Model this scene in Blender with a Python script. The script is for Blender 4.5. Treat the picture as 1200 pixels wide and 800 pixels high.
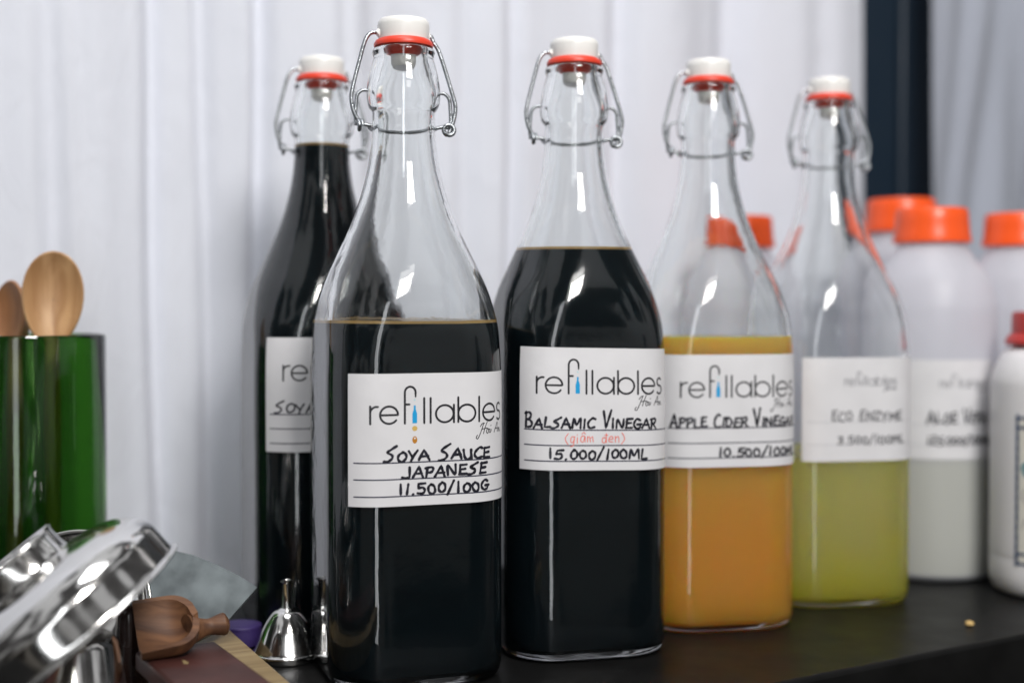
import bpy, math, random
from mathutils import Vector, Matrix

# ------------------------------------------------------------------ scene, camera, light
S = bpy.context.scene
for o in list(bpy.data.objects):
    bpy.data.objects.remove(o)
C = S.collection
CM = 0.01
F = 1550.0            # focal length in photo pixels (1200 wide)
ZC = 17.62             # camera height over the table, cm
HOR = 361.0           # horizon row in the photo

S.render.engine = 'CYCLES'
S.cycles.use_denoising = True
S.cycles.max_bounces = 24
S.cycles.transmission_bounces = 20
S.cycles.glossy_bounces = 8
S.cycles.diffuse_bounces = 5
S.cycles.transparent_max_bounces = 16
S.cycles.caustics_refractive = True
S.cycles.caustics_reflective = True
S.cycles.blur_glossy = 0.6
S.cycles.sample_clamp_indirect = 6.0
S.view_settings.view_transform = 'Standard'
S.view_settings.look = 'None'
S.view_settings.exposure = 0.0
S.view_settings.gamma = 1.0

cam = bpy.data.cameras.new('camera')
camo = bpy.data.objects.new('camera', cam)
C.objects.link(camo)
camo.location = (0, 0, ZC * CM)
camo.rotation_euler = (math.radians(90) - math.atan((400 - HOR) / F), 0, 0)
cam.sensor_width = 36
cam.lens = F / 1200 * 36
cam.clip_start = 0.02
cam.clip_end = 50
cam.dof.use_dof = True
cam.dof.focus_distance = 0.625
cam.dof.aperture_fstop = 3.5
cam.dof.aperture_blades = 0
S.camera = camo

W = bpy.data.worlds.new('World')
S.world = W
W.use_nodes = True
nt = W.node_tree
nt.nodes.clear()
wo = nt.nodes.new('ShaderNodeOutputWorld')
bg = nt.nodes.new('ShaderNodeBackground')
tc = nt.nodes.new('ShaderNodeTexCoord')
sep = nt.nodes.new('ShaderNodeSeparateXYZ')
mr = nt.nodes.new('ShaderNodeMapRange')
mr.inputs[1].default_value = -1
mr.inputs[2].default_value = 1
rp = nt.nodes.new('ShaderNodeValToRGB')
rp.color_ramp.elements[0].position = 0.0
rp.color_ramp.elements[0].color = (0.05, 0.045, 0.04, 1)
rp.color_ramp.elements[1].position = 1.0
rp.color_ramp.elements[1].color = (0.62, 0.66, 0.74, 1)
e = rp.color_ramp.elements.new(0.42)
e.color = (0.10, 0.10, 0.10, 1)
e = rp.color_ramp.elements.new(0.56)
e.color = (0.36, 0.38, 0.42, 1)
# soft variation of a room: darker furniture, paler walls
nz = nt.nodes.new('ShaderNodeTexNoise')
nz.inputs['Scale'].default_value = 3.4
nz.inputs['Detail'].default_value = 1.0
rp2 = nt.nodes.new('ShaderNodeValToRGB')
rp2.color_ramp.elements[0].position = 0.47
rp2.color_ramp.elements[0].color = (0.18, 0.165, 0.15, 1)
rp2.color_ramp.elements[1].position = 0.53
rp2.color_ramp.elements[1].color = (1.75, 1.66, 1.52, 1)
mx = nt.nodes.new('ShaderNodeMix')
mx.data_type = 'RGBA'
mx.blend_type = 'MULTIPLY'
mx.inputs['Factor'].default_value = 1.0
L = nt.links.new
L(tc.outputs['Generated'], sep.inputs[0])
L(sep.outputs['Z'], mr.inputs[0])
L(mr.outputs[0], rp.inputs[0])
L(tc.outputs['Generated'], nz.inputs['Vector'])
L(nz.outputs[0], rp2.inputs[0])
L(rp.outputs[0], mx.inputs['A'])
L(rp2.outputs[0], mx.inputs['B'])
L(mx.outputs['Result'], bg.inputs[0])
bg.inputs[1].default_value = 0.55
L(bg.outputs[0], wo.inputs[0])


def area(name, loc, target, sx, sy, power, col):
    l = bpy.data.lights.new(name, 'AREA')
    l.shape = 'RECTANGLE'
    l.size = sx
    l.size_y = sy
    l.energy = power
    l.color = col
    o = bpy.data.objects.new(name, l)
    C.objects.link(o)
    o.location = loc
    o.rotation_euler = (Vector(target) - Vector(loc)).to_track_quat('-Z', 'Y').to_euler()
    return o


area('window_light', (0.42, -0.35, 0.98), (0.05, 0.85, 0.2), 0.36, 0.34, 15.5, (1.0, 0.97, 0.94))
area('door_light', (0.15, -1.7, 0.45), (0.0, 0.8, 0.25), 0.30, 2.2, 8.5, (0.94, 0.97, 1.0))
area('overhead_fill', (0.1, 0.15, 2.2), (0.1, 0.75, 0.1), 0.9, 0.7, 18, (0.97, 0.98, 1.0))  # added soft fill from above, no actual fixture

# ------------------------------------------------------------------ materials


def mat(name):
    m = bpy.data.materials.new(name)
    m.use_nodes = True
    return m, m.node_tree, m.node_tree.nodes['Principled BSDF']


def simple(name, col, rough=0.5, metal=0.0, spec=0.5, trans=0.0, ior=1.5, sss=0.0, sss_r=(0.01, 0.01, 0.01), bump=0.0, bscale=200.0, var=0.0, vscale=40.0, rvar=0.0):
    m, t, p = mat(name)
    p.inputs['Base Color'].default_value = (*col, 1)
    p.inputs['Roughness'].default_value = rough
    p.inputs['Metallic'].default_value = metal
    p.inputs['Specular IOR Level'].default_value = spec
    p.inputs['Transmission Weight'].default_value = trans
    p.inputs['IOR'].default_value = ior
    if sss:
        p.inputs['Subsurface Weight'].default_value = sss
        p.inputs['Subsurface Radius'].default_value = sss_r
        p.inputs['Subsurface Scale'].default_value = 1.0
    co = t.nodes.new('ShaderNodeTexCoord')
    if bump:
        n = t.nodes.new('ShaderNodeTexNoise')
        n.inputs['Scale'].default_value = bscale
        n.inputs['Detail'].default_value = 4
        b = t.nodes.new('ShaderNodeBump')
        b.inputs['Strength'].default_value = bump
        b.inputs['Distance'].default_value = 0.001
        t.links.new(co.outputs['Object'], n.inputs['Vector'])
        t.links.new(n.outputs[0], b.inputs['Height'])
        t.links.new(b.outputs[0], p.inputs['Normal'])
    if var or rvar:
        n = t.nodes.new('ShaderNodeTexNoise')
        n.inputs['Scale'].default_value = vscale
        n.inputs['Detail'].default_value = 5
        t.links.new(co.outputs['Object'], n.inputs['Vector'])
        if var:
            r = t.nodes.new('ShaderNodeValToRGB')
            r.color_ramp.elements[0].position = 0.3
            r.color_ramp.elements[1].position = 0.7
            r.color_ramp.elements[0].color = (*[c * (1 - var) for c in col], 1)
            r.color_ramp.elements[1].color = (*[min(1, c * (1 + var)) for c in col], 1)
            t.links.new(n.outputs[0], r.inputs[0])
            t.links.new(r.outputs[0], p.inputs['Base Color'])
        if rvar:
            q = t.nodes.new('ShaderNodeMapRange')
            q.inputs[1].default_value = 0.3
            q.inputs[2].default_value = 0.7
            q.inputs[3].default_value = max(0.02, rough - rvar)
            q.inputs[4].default_value = rough + rvar
            t.links.new(n.outputs[0], q.inputs[0])
            t.links.new(q.outputs[0], p.inputs['Roughness'])
    return m


def wood(name, a, b, scale=60.0, rough=0.5, axis='Z'):
    m, t, p = mat(name)
    co = t.nodes.new('ShaderNodeTexCoord')
    mp = t.nodes.new('ShaderNodeMapping')
    s = {'X': (0.08, 1, 1), 'Y': (1, 0.08, 1), 'Z': (1, 1, 0.08)}[axis]
    mp.inputs['Scale'].default_value = s
    n = t.nodes.new('ShaderNodeTexNoise')
    n.inputs['Scale'].default_value = scale * 2.5
    n.inputs['Detail'].default_value = 6
    n.inputs['Distortion'].default_value = 0.6
    r = t.nodes.new('ShaderNodeValToRGB')
    r.color_ramp.elements[0].position = 0.35
    r.color_ramp.elements[1].position = 0.68
    r.color_ramp.elements[0].color = (*a, 1)
    r.color_ramp.elements[1].color = (*b, 1)
    bp = t.nodes.new('ShaderNodeBump')
    bp.inputs['Strength'].default_value = 0.5
    bp.inputs['Distance'].default_value = 0.0006
    t.links.new(co.outputs['Object'], mp.inputs[0])
    t.links.new(mp.outputs[0], n.inputs['Vector'])
    t.links.new(n.outputs[0], r.inputs[0])
    t.links.new(r.outputs[0], p.inputs['Base Color'])
    t.links.new(n.outputs[0], bp.inputs['Height'])
    t.links.new(bp.outputs[0], p.inputs['Normal'])
    p.inputs['Roughness'].default_value = rough
    return m


def cloth(name, col, transl=0.3):
    m, t, p = mat(name)
    p.inputs['Base Color'].default_value = (*col, 1)
    p.inputs['Roughness'].default_value = 0.9
    p.inputs['Specular IOR Level'].default_value = 0.1
    p.inputs['Sheen Weight'].default_value = 0.2
    tr = t.nodes.new('ShaderNodeBsdfTranslucent')
    tr.inputs[0].default_value = (*col, 1)
    ms = t.nodes.new('ShaderNodeMixShader')
    ms.inputs[0].default_value = transl
    co = t.nodes.new('ShaderNodeTexCoord')
    mp = t.nodes.new('ShaderNodeMapping')
    mp.inputs['Scale'].default_value = (1, 1, 0.5)
    mp.inputs['Rotation'].default_value = (0, math.radians(18), 0)
    n = t.nodes.new('ShaderNodeTexNoise')
    n.inputs['Scale'].default_value = 34
    n.inputs['Detail'].default_value = 9
    n.inputs['Roughness'].default_value = 0.66
    n.inputs['Distortion'].default_value = 0.8
    b = t.nodes.new('ShaderNodeBump')
    b.inputs['Strength'].default_value = 0.55
    b.inputs['Distance'].default_value = 0.0035
    t.links.new(co.outputs['Object'], mp.inputs[0])
    t.links.new(mp.outputs[0], n.inputs['Vector'])
    t.links.new(n.outputs[0], b.inputs['Height'])
    t.links.new(b.outputs[0], p.inputs['Normal'])
    t.links.new(b.outputs[0], tr.inputs['Normal'])
    out = t.nodes['Material Output']
    t.links.new(p.outputs[0], ms.inputs[1])
    t.links.new(tr.outputs[0], ms.inputs[2])
    t.links.new(ms.outputs[0], out.inputs[0])
    return m


def plastic_shell(name, col, clear):
    m, t, p = mat(name)
    p.inputs['Base Color'].default_value = (*col, 1)
    p.inputs['Roughness'].default_value = 0.38
    tl = t.nodes.new('ShaderNodeBsdfTranslucent')
    tl.inputs[0].default_value = (*col, 1)
    tp = t.nodes.new('ShaderNodeBsdfTransparent')
    m1 = t.nodes.new('ShaderNodeMixShader')
    m1.inputs[0].default_value = 0.4
    m2 = t.nodes.new('ShaderNodeMixShader')
    m2.inputs[0].default_value = clear
    t.links.new(p.outputs[0], m1.inputs[1])
    t.links.new(tl.outputs[0], m1.inputs[2])
    t.links.new(m1.outputs[0], m2.inputs[1])
    t.links.new(tp.outputs[0], m2.inputs[2])
    t.links.new(m2.outputs[0], t.nodes['Material Output'].inputs[0])
    return m


M = {}
M['glass'] = simple('clear_glass', (0.97, 0.985, 0.98), 0.0, trans=1.0, ior=1.5, bump=0.2, bscale=55)
M['green_glass'] = simple('green_glass', (0.20, 0.42, 0.13), 0.03, trans=1.0, ior=1.5)
M['soy'] = simple('soy_liquid', (0.006, 0.011, 0.014), 0.08, spec=0.3)
M['amber_film'] = simple('amber_film', (0.42, 0.27, 0.09), 0.3)
M['balsamic'] = simple('balsamic_liquid', (0.006, 0.011, 0.014), 0.08, spec=0.3)
M['cider'] = simple('cider_liquid', (0.92, 0.54, 0.10), 0.55, trans=0.2, ior=1.33, sss=1.0, sss_r=(0.03, 0.014, 0.004), var=0.06, vscale=25)
M['yellow'] = simple('yellow_liquid', (0.93, 0.82, 0.20), 0.4, trans=0.5, ior=1.33, sss=1.0, sss_r=(0.03, 0.025, 0.005), var=0.08, vscale=15)


def height_tint(m, z0, z1, low, high):
    """cloud that has settled towards the foot of a liquid"""
    t = m.node_tree
    p = t.nodes['Principled BSDF']
    co = t.nodes.new('ShaderNodeTexCoord')
    sp = t.nodes.new('ShaderNodeSeparateXYZ')
    n = t.nodes.new('ShaderNodeTexNoise')
    n.inputs['Scale'].default_value = 40
    n.inputs['Detail'].default_value = 5
    a = t.nodes.new('ShaderNodeMath')
    a.operation = 'MULTIPLY_ADD'
    a.inputs[1].default_value = 0.05
    r = t.nodes.new('ShaderNodeMapRange')
    r.interpolation_type = 'SMOOTHSTEP'
    r.inputs[1].default_value = z0 + 0.025
    r.inputs[2].default_value = z1 + 0.025
    x = t.nodes.new('ShaderNodeMix')
    x.data_type = 'RGBA'
    x.inputs['A'].default_value = (*low, 1)
    x.inputs['B'].default_value = (*high, 1)
    t.links.new(co.outputs['Object'], sp.inputs[0])
    t.links.new(co.outputs['Object'], n.inputs['Vector'])
    t.links.new(n.outputs[0], a.inputs[0])
    t.links.new(sp.outputs['Z'], a.inputs[2])
    t.links.new(a.outputs[0], r.inputs[0])
    t.links.new(r.outputs[0], x.inputs['Factor'])
    t.links.new(x.outputs['Result'], p.inputs['Base Color'])


height_tint(M['yellow'], 0.004, 0.055, (0.98, 0.84, 0.12), (0.92, 0.85, 0.30))
height_tint(M['cider'], 0.01, 0.15, (0.88, 0.44, 0.065), (0.91, 0.56, 0.13))  # both liquids take a deeper colour towards the foot
M['stopper'] = simple('stopper_white', (0.82, 0.81, 0.78), 0.3)
M['red_rubber'] = simple('red_rubber', (0.72, 0.055, 0.025), 0.38)
M['wire'] = simple('galvanised_wire', (0.36, 0.38, 0.40), 0.36, metal=1.0, bump=0.3, bscale=900, rvar=0.1, vscale=300)
M['paper'] = simple('label_paper', (0.69, 0.685, 0.70), 0.5, bump=0.18, bscale=90, var=0.04, vscale=50)
M['ink'] = simple('black_ink', (0.012, 0.012, 0.016), 0.4)
M['grey_ink'] = simple('grey_ink', (0.20, 0.20, 0.22), 0.5)
M['pale_rule'] = simple('pale_rule_ink', (0.42, 0.42, 0.45), 0.5)
M['rule'] = simple('rule_ink', (0.02, 0.022, 0.05), 0.5)
M['marker'] = simple('marker_ink', (0.014, 0.014, 0.022), 0.35, var=0.6, vscale=260)
M['red_ink'] = simple('red_ink', (0.80, 0.16, 0.12), 0.5)
M['blue_ink'] = simple('blue_ink', (0.01, 0.33, 0.66), 0.4)
M['pale_blue_ink'] = simple('pale_blue_ink', (0.45, 0.68, 0.72), 0.4)
M['gold_ink'] = simple('gold_ink', (0.62, 0.42, 0.12), 0.4)
M['amber_ink'] = simple('amber_ink', (0.48, 0.20, 0.02), 0.4)
M['curtain'] = cloth('white_curtain_cloth', (0.82, 0.845, 0.92), 0.13)
M['curtain2'] = cloth('shaded_grey_cloth', (0.46, 0.49, 0.565), 0.12)  # grey cloth colour also holds the weaker light on this curtain
M['post'] = simple('navy_post', (0.012, 0.024, 0.040), 0.4, rvar=0.1, vscale=20)
M['table'] = simple('black_table', (0.007, 0.007, 0.007), 0.38, spec=0.1, bump=0.03, bscale=900, var=0.3, vscale=30, rvar=0.06)
M['jug'] = plastic_shell('milky_plastic', (0.90, 0.91, 0.97), 0.38)
M['jug_liquid'] = simple('milky_grey_green_liquid', (0.25, 0.255, 0.12), 0.4, spec=0.1)
M['white_plastic'] = simple('white_plastic', (0.80, 0.79, 0.80), 0.35, sss=0.3, sss_r=(0.004, 0.004, 0.004))
M['orange_cap'] = simple('orange_cap', (0.90, 0.10, 0.012), 0.33)
M['red_cap'] = simple('red_cap', (0.50, 0.022, 0.016), 0.38)
M['cream'] = simple('cream_print', (0.72, 0.70, 0.63), 0.5)
M['navy_ink'] = simple('navy_print', (0.02, 0.055, 0.14), 0.5)
M['teal_ink'] = simple('teal_print', (0.03, 0.22, 0.27), 0.5)
M['steel'] = simple('polished_steel', (0.78, 0.77, 0.75), 0.13, metal=1.0, bump=0.03, bscale=60, rvar=0.07, vscale=80)
M['dull_steel'] = simple('worn_steel', (0.155, 0.175, 0.18), 0.48, metal=0.85, bump=0.08, bscale=200, var=0.4, vscale=55, rvar=0.12)
M['spoon_a'] = wood('beech_wood', (0.36, 0.19, 0.08), (0.55, 0.33, 0.16), 55, 0.5)
M['spoon_b'] = wood('reddish_wood', (0.26, 0.11, 0.045), (0.42, 0.20, 0.085), 55, 0.5)
M['scoop'] = wood('scoop_wood', (0.075, 0.03, 0.013), (0.19, 0.085, 0.036), 70, 0.6, 'X')
M['board'] = wood('pale_board_wood', (0.22, 0.15, 0.07), (0.33, 0.24, 0.12), 60, 0.5, 'Y')
M['block'] = simple('dark_red_wood', (0.05, 0.016, 0.013), 0.5, var=0.5, vscale=40, bump=0.1, bscale=150)
M['dark_wood'] = simple('dark_polished_wood', (0.025, 0.012, 0.010), 0.18, var=0.4, vscale=60)
M['purple'] = simple('purple_plastic', (0.035, 0.018, 0.11), 0.55, bump=0.2, bscale=120)
M['crumb'] = simple('crumb', (0.62, 0.42, 0.16), 0.7)

# ------------------------------------------------------------------ mesh helpers (all input in cm)


BOTTLE_Z = [False]      # bottle profiles were measured with the base 0.98 cm lower; foot and finish are compressed


def bz(z):
    if z > 28.3:
        z = 28.3 + (min(z, 31.9) - 28.3) * 0.85 + max(0.0, z - 31.9)
    return z - 0.98 if z >= 4 else z * 3.02 / 4


class MB:
    def __init__(s):
        s.v = []
        s.f = []
        s.m = []

    def add(s, verts, faces, mi=0):
        o = len(s.v)
        s.v += [tuple(v) for v in verts]
        s.f += [tuple(i + o for i in f) for f in faces]
        s.m += [mi] * len(faces)
        return o

    def rings(s, rings, mi=0, cap0=False, cap1=False, mats=None):
        n = len(rings[0])
        o = len(s.v)
        for r in rings:
            s.v += [tuple(p) for p in r]
        for i in range(len(rings) - 1):
            for k in range(n):
                a, b = o + i * n + k, o + i * n + (k + 1) % n
                s.f.append((a, b, b + n, a + n))
                s.m.append(mats[i] if mats else mi)
        if cap0:
            s.f.append(tuple(o + k for k in range(n))[::-1])
            s.m.append(mi)
        if cap1:
            q = o + (len(rings) - 1) * n
            s.f.append(tuple(q + k for k in range(n)))
            s.m.append(mats[-1] if mats else mi)

    def lathe(s, prof, n=64, mi=0, c0=False, c1=False, cx=0, cy=0):
        s.rings([[(cx + r * math.cos(2 * math.pi * k / n), cy + r * math.sin(2 * math.pi * k / n), z) for k in range(n)] for r, z in prof], mi, c0, c1)

    def tube(s, pts, r, n=10, mi=0, closed=False):
        pts = [Vector(p) for p in pts]
        N = len(pts)
        rr = r if isinstance(r, (list, tuple)) else [r] * N
        up = None
        rings = []
        for i, p in enumerate(pts):
            if closed:
                t = pts[(i + 1) % N] - pts[i - 1]
            else:
                t = pts[min(i + 1, N - 1)] - pts[max(i - 1, 0)]
            t.normalize()
            if up is None:
                up = t.orthogonal().normalized()
            up = (up - t * up.dot(t)).normalized()
            w = t.cross(up)
            rings.append([p + (up * math.cos(2 * math.pi * k / n) + w * math.sin(2 * math.pi * k / n)) * rr[i] for k in range(n)])
        if closed:
            rings.append(rings[0])
            s.rings(rings, mi)
        else:
            s.rings(rings, mi, True, True)

    def box(s, x0, x1, y0, y1, z0, z1, mi=0):
        s.add([(x0, y0, z0), (x1, y0, z0), (x1, y1, z0), (x0, y1, z0), (x0, y0, z1), (x1, y0, z1), (x1, y1, z1), (x0, y1, z1)],
              [(3, 2, 1, 0), (4, 5, 6, 7), (0, 1, 5, 4), (1, 2, 6, 5), (2, 3, 7, 6), (3, 0, 4, 7)], mi)

    def mesh(s, name, mats, sharp=40):
        me = bpy.data.meshes.new(name)
        if BOTTLE_Z[0]:
            s.v = [(x, y, bz(z)) for x, y, z in s.v]
        me.from_pydata([(x * CM, y * CM, z * CM) for x, y, z in s.v], [], s.f)
        for m in (mats if isinstance(mats, (list, tuple)) else [mats]):
            me.materials.append(m)
        if max(s.m, default=0) > 0:
            me.polygons.foreach_set('material_index', s.m)
        me.shade_smooth()
        me.set_sharp_from_angle(angle=math.radians(sharp))
        me.validate()
        return me

    def build(s, name, mats, parent=None, sharp=40, loc=None, rot=None, bevel=0):
        o = bpy.data.objects.new(name, s.mesh(name, mats, sharp))
        C.objects.link(o)
        if parent:
            o.parent = parent
        if loc:
            o.location = [c * CM for c in loc]
        if rot:
            o.rotation_euler = rot
        if bevel:
            b = o.modifiers.new('bevel', 'BEVEL')
            b.width = bevel * CM
            b.segments = 3
            b.limit_method = 'ANGLE'
        return o


def thing(name, label, cat, loc=(0, 0, 0), rz=0.0, group=None):
    o = bpy.data.objects.new(name, None)
    o.empty_display_size = 0.01
    C.objects.link(o)
    o.location = [c * CM for c in loc]
    o.rotation_euler = (0, 0, rz)
    tag(o, label, cat, group)
    return o


def tag(o, label, cat, group=None):
    o['label'] = label
    o['category'] = cat
    if group:
        o['group'] = group
    return o


def part(name, mesh, parent, label=None):
    o = bpy.data.objects.new(name, mesh)
    C.objects.link(o)
    o.parent = parent
    if label:
        o['label'] = label
    return o


def at(px, py, d):
    return Vector(((px - 600) / F * d, d, ZC - (py - HOR) / F * d))


def cr(pts, per=8):
    """Catmull-Rom through points (any dimension)"""
    P = [tuple(p) for p in pts]
    out = []
    n = len(P)
    for i in range(n - 1):
        p0, p1, p2, p3 = P[max(i - 1, 0)], P[i], P[i + 1], P[min(i + 2, n - 1)]
        for k in range(per):
            t = k / per
            out.append(tuple(0.5 * (2 * b + (c - a) * t + (2 * a - 5 * b + 4 * c - d) * t * t + (3 * b - a - 3 * c + d) * t ** 3) for a, b, c, d in zip(p0, p1, p2, p3)))
    out.append(P[-1])
    return out


# ------------------------------------------------------------------ table, post, curtains
EA = Vector((13.25, 62.2, 0))
ED = Vector((15.09, 9.4, 0)).normalized()          # along the table's front edge
EN = Vector((-ED.y, ED.x, 0))                      # towards the curtain
t = thing('table', 'black scratched table top that all the bottles stand on', 'table', (EA.x, EA.y, 0), math.atan2(ED.y, ED.x))
mb = MB()
mb.box(-75, 75, 0, 34.5, -3.2, 0)
mb.build('tabletop', M['table'], t, bevel=0.25)
mb = MB()
mb.box(-74, 74, 1.2, 3.2, -12, -3.2)
mb.build('apron', M['table'], t, bevel=0.15)

CA = Vector((-13, 88.6, 0))
CD = ED.copy()
CN = Vector((-CD.y, CD.x, 0))


def s_of(px, off=0.0):
    """place along the curtain rail for a photo column"""
    k = (px - 600) / F
    ox, oy = CA.x + CN.x * off, CA.y + CN.y * off
    return (k * oy - ox) / (CD.x - k * CD.y)


def curtain_mesh(s0, s1, amp, per, seed, creases, z0=-30, z1=75):
    rnd = random.Random(seed)
    cols = int((s1 - s0) / 0.3)
    waves = [(amp * rnd.uniform(0.6, 1.0) / (1 + i * 0.6), 2 * math.pi / (per * f), rnd.uniform(0, 6.3), rnd.uniform(-0.012, 0.012))
             for i, f in enumerate((1.0, 1.7, 0.62))]
    mb = MB()
    rows = 44
    vs = []
    for j in range(rows + 1):
        z = z0 + (z1 - z0) * j / rows
        for i in range(cols + 1):
            s = s0 + (s1 - s0) * i / cols
            y = 0.0
            for a, k, ph, dr in waves:
                y += a * math.sin(k * s + ph + dr * (z - 20) + 0.3 * math.sin(0.05 * z + ph))
            for c, w, dep, lean in creases:
                q = (s - c - lean * (z - 40) - 0.12 * math.sin(0.17 * z + c)) / (1.2 * w)
                fade = 0.75 + 0.25 * math.sin(0.06 * z + c * 1.7)
                if -4 < q < 4:
                    # a fold: steep on one side, rolling over on the other
                    y += 1.25 * dep * fade * (math.exp(-q * q) - 0.25 * math.exp(-(q + 1.5) ** 2 * 0.8))
            p = CA + CD * s + CN * y
            vs.append((p.x, p.y, z))
    n = cols + 1
    mb.add(vs, [(j * n + i, j * n + i + 1, (j + 1) * n + i + 1, (j + 1) * n + i) for j in range(rows) for i in range(cols)])
    return mb


CREASE = [(s_of(56), 0.8, 1.0, -0.035), (s_of(90), 0.5, 0.4, -0.03), (s_of(182), 0.5, 0.75, -0.012), (s_of(243), 0.5, 0.6, -0.012), (s_of(305), 0.55, 0.9, -0.003),
          (s_of(397), 0.5, 0.5, 0.0), (s_of(440), 0.9, 0.5, 0.0), (s_of(550), 0.7, 0.6, 0.0), (s_of(602), 0.6, 1.0, 0.004), (s_of(728), 0.9, 1.0, 0.0), (s_of(868), 1.3, 1.5, 0.0), (s_of(955), 1.2, 0.8, 0.0)]
rc = random.Random(8)
CREASE += [(-75 + k * 4.3 + rc.uniform(-1, 1), rc.uniform(0.5, 0.9), rc.uniform(0.4, 1.0), rc.uniform(-0.02, 0.02)) for k in range(8)]
CREASE2 = [(s_of(1125), 1.2, 1.2, 0.12), (s_of(1165), 1.6, 1.4, 0.16), (s_of(1230), 1.4, 1.2, 0.1)] + [(s_of(1230) + 6 + k * 6.5 + rc.uniform(-2, 2), 1.3, 1.2, 0.06) for k in range(7)]
mb = curtain_mesh(-75, s_of(1011), 0.8, 15, 5, CREASE)
c = mb.build('curtain', M['curtain'], sharp=180)
tag(c, 'wide white cotton curtain hanging in soft vertical folds behind the bottles', 'curtain')
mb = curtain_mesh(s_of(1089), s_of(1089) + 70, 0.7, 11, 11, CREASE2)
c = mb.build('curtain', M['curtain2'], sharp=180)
tag(c, 'grey curtain, its shade put in the cloth colour, at the right edge, beyond the dark post', 'curtain')
pc = CA + CD * s_of(1051, 5) + CN * 5
pr = thing('post', 'dark navy upright post standing between the two curtains', 'post', (pc.x, pc.y, -30), math.atan2(CD.y, CD.x))
mb = MB()
mb.box(-7, 7, 0, 5, 0, 110)
mb.build('upright', M['post'], pr, bevel=0.3)
mb = MB()
mb.box(-0.35, 0.35, -0.8, 0, 0, 110)
mb.build('ridge', M['post'], pr, bevel=0.35)

# ------------------------------------------------------------------ bottle geometry
P_OUT = [(4.28, 0.05), (4.5, 0.22), (4.62, 0.7), (4.66, 1.6), (4.66, 8), (4.66, 14.0), (4.64, 15.7), (4.58, 16.9), (4.47, 18.0), (4.05, 19.5), (3.43, 20.9),
         (2.72, 22.4), (2.17, 23.8), (1.75, 25.4), (1.56, 26.8), (1.53, 27.6), (1.53, 28.1)]
PROF = cr(P_OUT, 6)
NECK = [(1.60, 28.22), (1.68, 28.32), (1.74, 28.5), (1.79, 28.9), (1.78, 29.4), (1.70, 30.1), (1.55, 30.8), (1.46, 31.1), (1.49, 31.25), (1.53, 31.42), (1.50, 31.6), (1.38, 31.7), (1.15, 31.7), (0.98, 31.62)]
SQ_IN = 0.435


def sq(z):
    x = min(1.0, max(0.0, (22.5 - z) / 6.5))
    return x * x * (3 - 2 * x)


def rho(phi, w, r):
    c, s = abs(math.cos(phi)), abs(math.sin(phi))
    if s > c:
        c, s = s, c
    a = w - r
    if a <= 1e-6 or w * s / c > a:
        return a * (c + s) + math.sqrt(max(0, a * a * (c + s) ** 2 - 2 * a * a + r * r))
    return w / c


def sect(p, z, inset=0.0):
    """half width and corner radius of the section whose turned silhouette is p"""
    s = sq(z)
    w = p / (1 + 0.0977 * s)
    r = w * (1 - SQ_IN * s)
    return max(0.05, w - inset), max(0.04, r - inset)


def p_at(z):
    for (p0, z0), (p1, z1) in zip(PROF, PROF[1:]):
        if z0 <= z <= z1:
            return p0 + (p1 - p0) * (z - z0) / max(1e-6, z1 - z0)
    return PROF[-1][0]


NP = 112


def ring(p, z, inset=0.0, zz=None):
    w, r = sect(p, z, inset)
    return [(rho(2 * math.pi * k / NP, w, r) * math.cos(2 * math.pi * k / NP), rho(2 * math.pi * k / NP, w, r) * math.sin(2 * math.pi * k / NP), z if zz is None else zz) for k in range(NP)]


def circ(r, z):
    return [(r * math.cos(2 * math.pi * k / NP), r * math.sin(2 * math.pi * k / NP), z) for k in range(NP)]


def thick(z):
    return 0.30 - 0.02 * max(0, min(1, (z - 20) / 8)) + (0.25 * max(0, (1.7 - z) / 1.2) if z < 1.7 else 0)


def glass_mesh():
    mb = MB()
    rings = [circ(0.02, 0.35), ring(2.2, 0.3, 0, 0.28), ring(3.6, 0.2, 0, 0.12)]
    rings += [ring(p, z) for p, z in PROF]
    rings += [circ(r, z) for r, z in NECK]
    rings += [circ(0.95, 31.3), circ(1.02, 30.7), circ(1.28, 29.9), circ(1.46, 29.0), circ(1.40, 28.5), circ(1.27, 28.0), circ(1.25, 27.5)]
    zs = [26.8, 26, 25.2, 24.4, 23.6, 22.8, 22, 21.2, 20.4, 19.6, 18.8, 18, 17.2, 16.4, 15.4, 13, 10, 7, 4, 2.0, 1.4, 0.9, 0.65]
    rings += [ring(p_at(z), z, thick(z)) for z in zs]
    rings += [ring(p_at(0.6), 0.6, 0.9, 0.52), ring(p_at(0.6), 0.6, 1.6, 0.48), circ(1.8, 0.55), circ(0.02, 0.7)]
    mb.rings(rings)
    return mb.mesh('glass_body', M['glass'], 60)


def liquid_mesh(level, mats, body=-0.02):
    mb = MB()
    zs = [z for z in [0.65, 0.9, 1.4, 2.0, 4, 7, 10, 13, 15.4, 16.4, 17.2, 18, 18.8, 19.6, 20.4, 21.2, 22, 22.8, 23.6, 24.4, 25.2, 26, 26.8, 27.6] if z < level - 0.3]
    rings = [circ(0.02, 0.69), circ(1.8, 0.54), ring(p_at(0.6), 0.6, 1.6 - 0.02, 0.47), ring(p_at(0.6), 0.6, 0.88, 0.51)]
    idx = [0] * 3 + [0]
    for z in zs + [level - 0.13, level]:
        rings.append(ring(p_at(z), z, thick(z) - 0.02))
    nb = len(rings) - 1
    ms = [0] * (nb - 1) + [1]
    rings.append(ring(p_at(level), level, thick(level) + 0.25, level - 0.06))
    ms.append(1)
    rings.append(ring(p_at(level), level, thick(level) + 0.6, level - 0.07))
    ms.append(0)
    rings.append(circ(0.02, level - 0.07))
    ms.append(0)
    mb.rings(rings, mats=ms)
    return mb.mesh('liquid', mats, 50)


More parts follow.
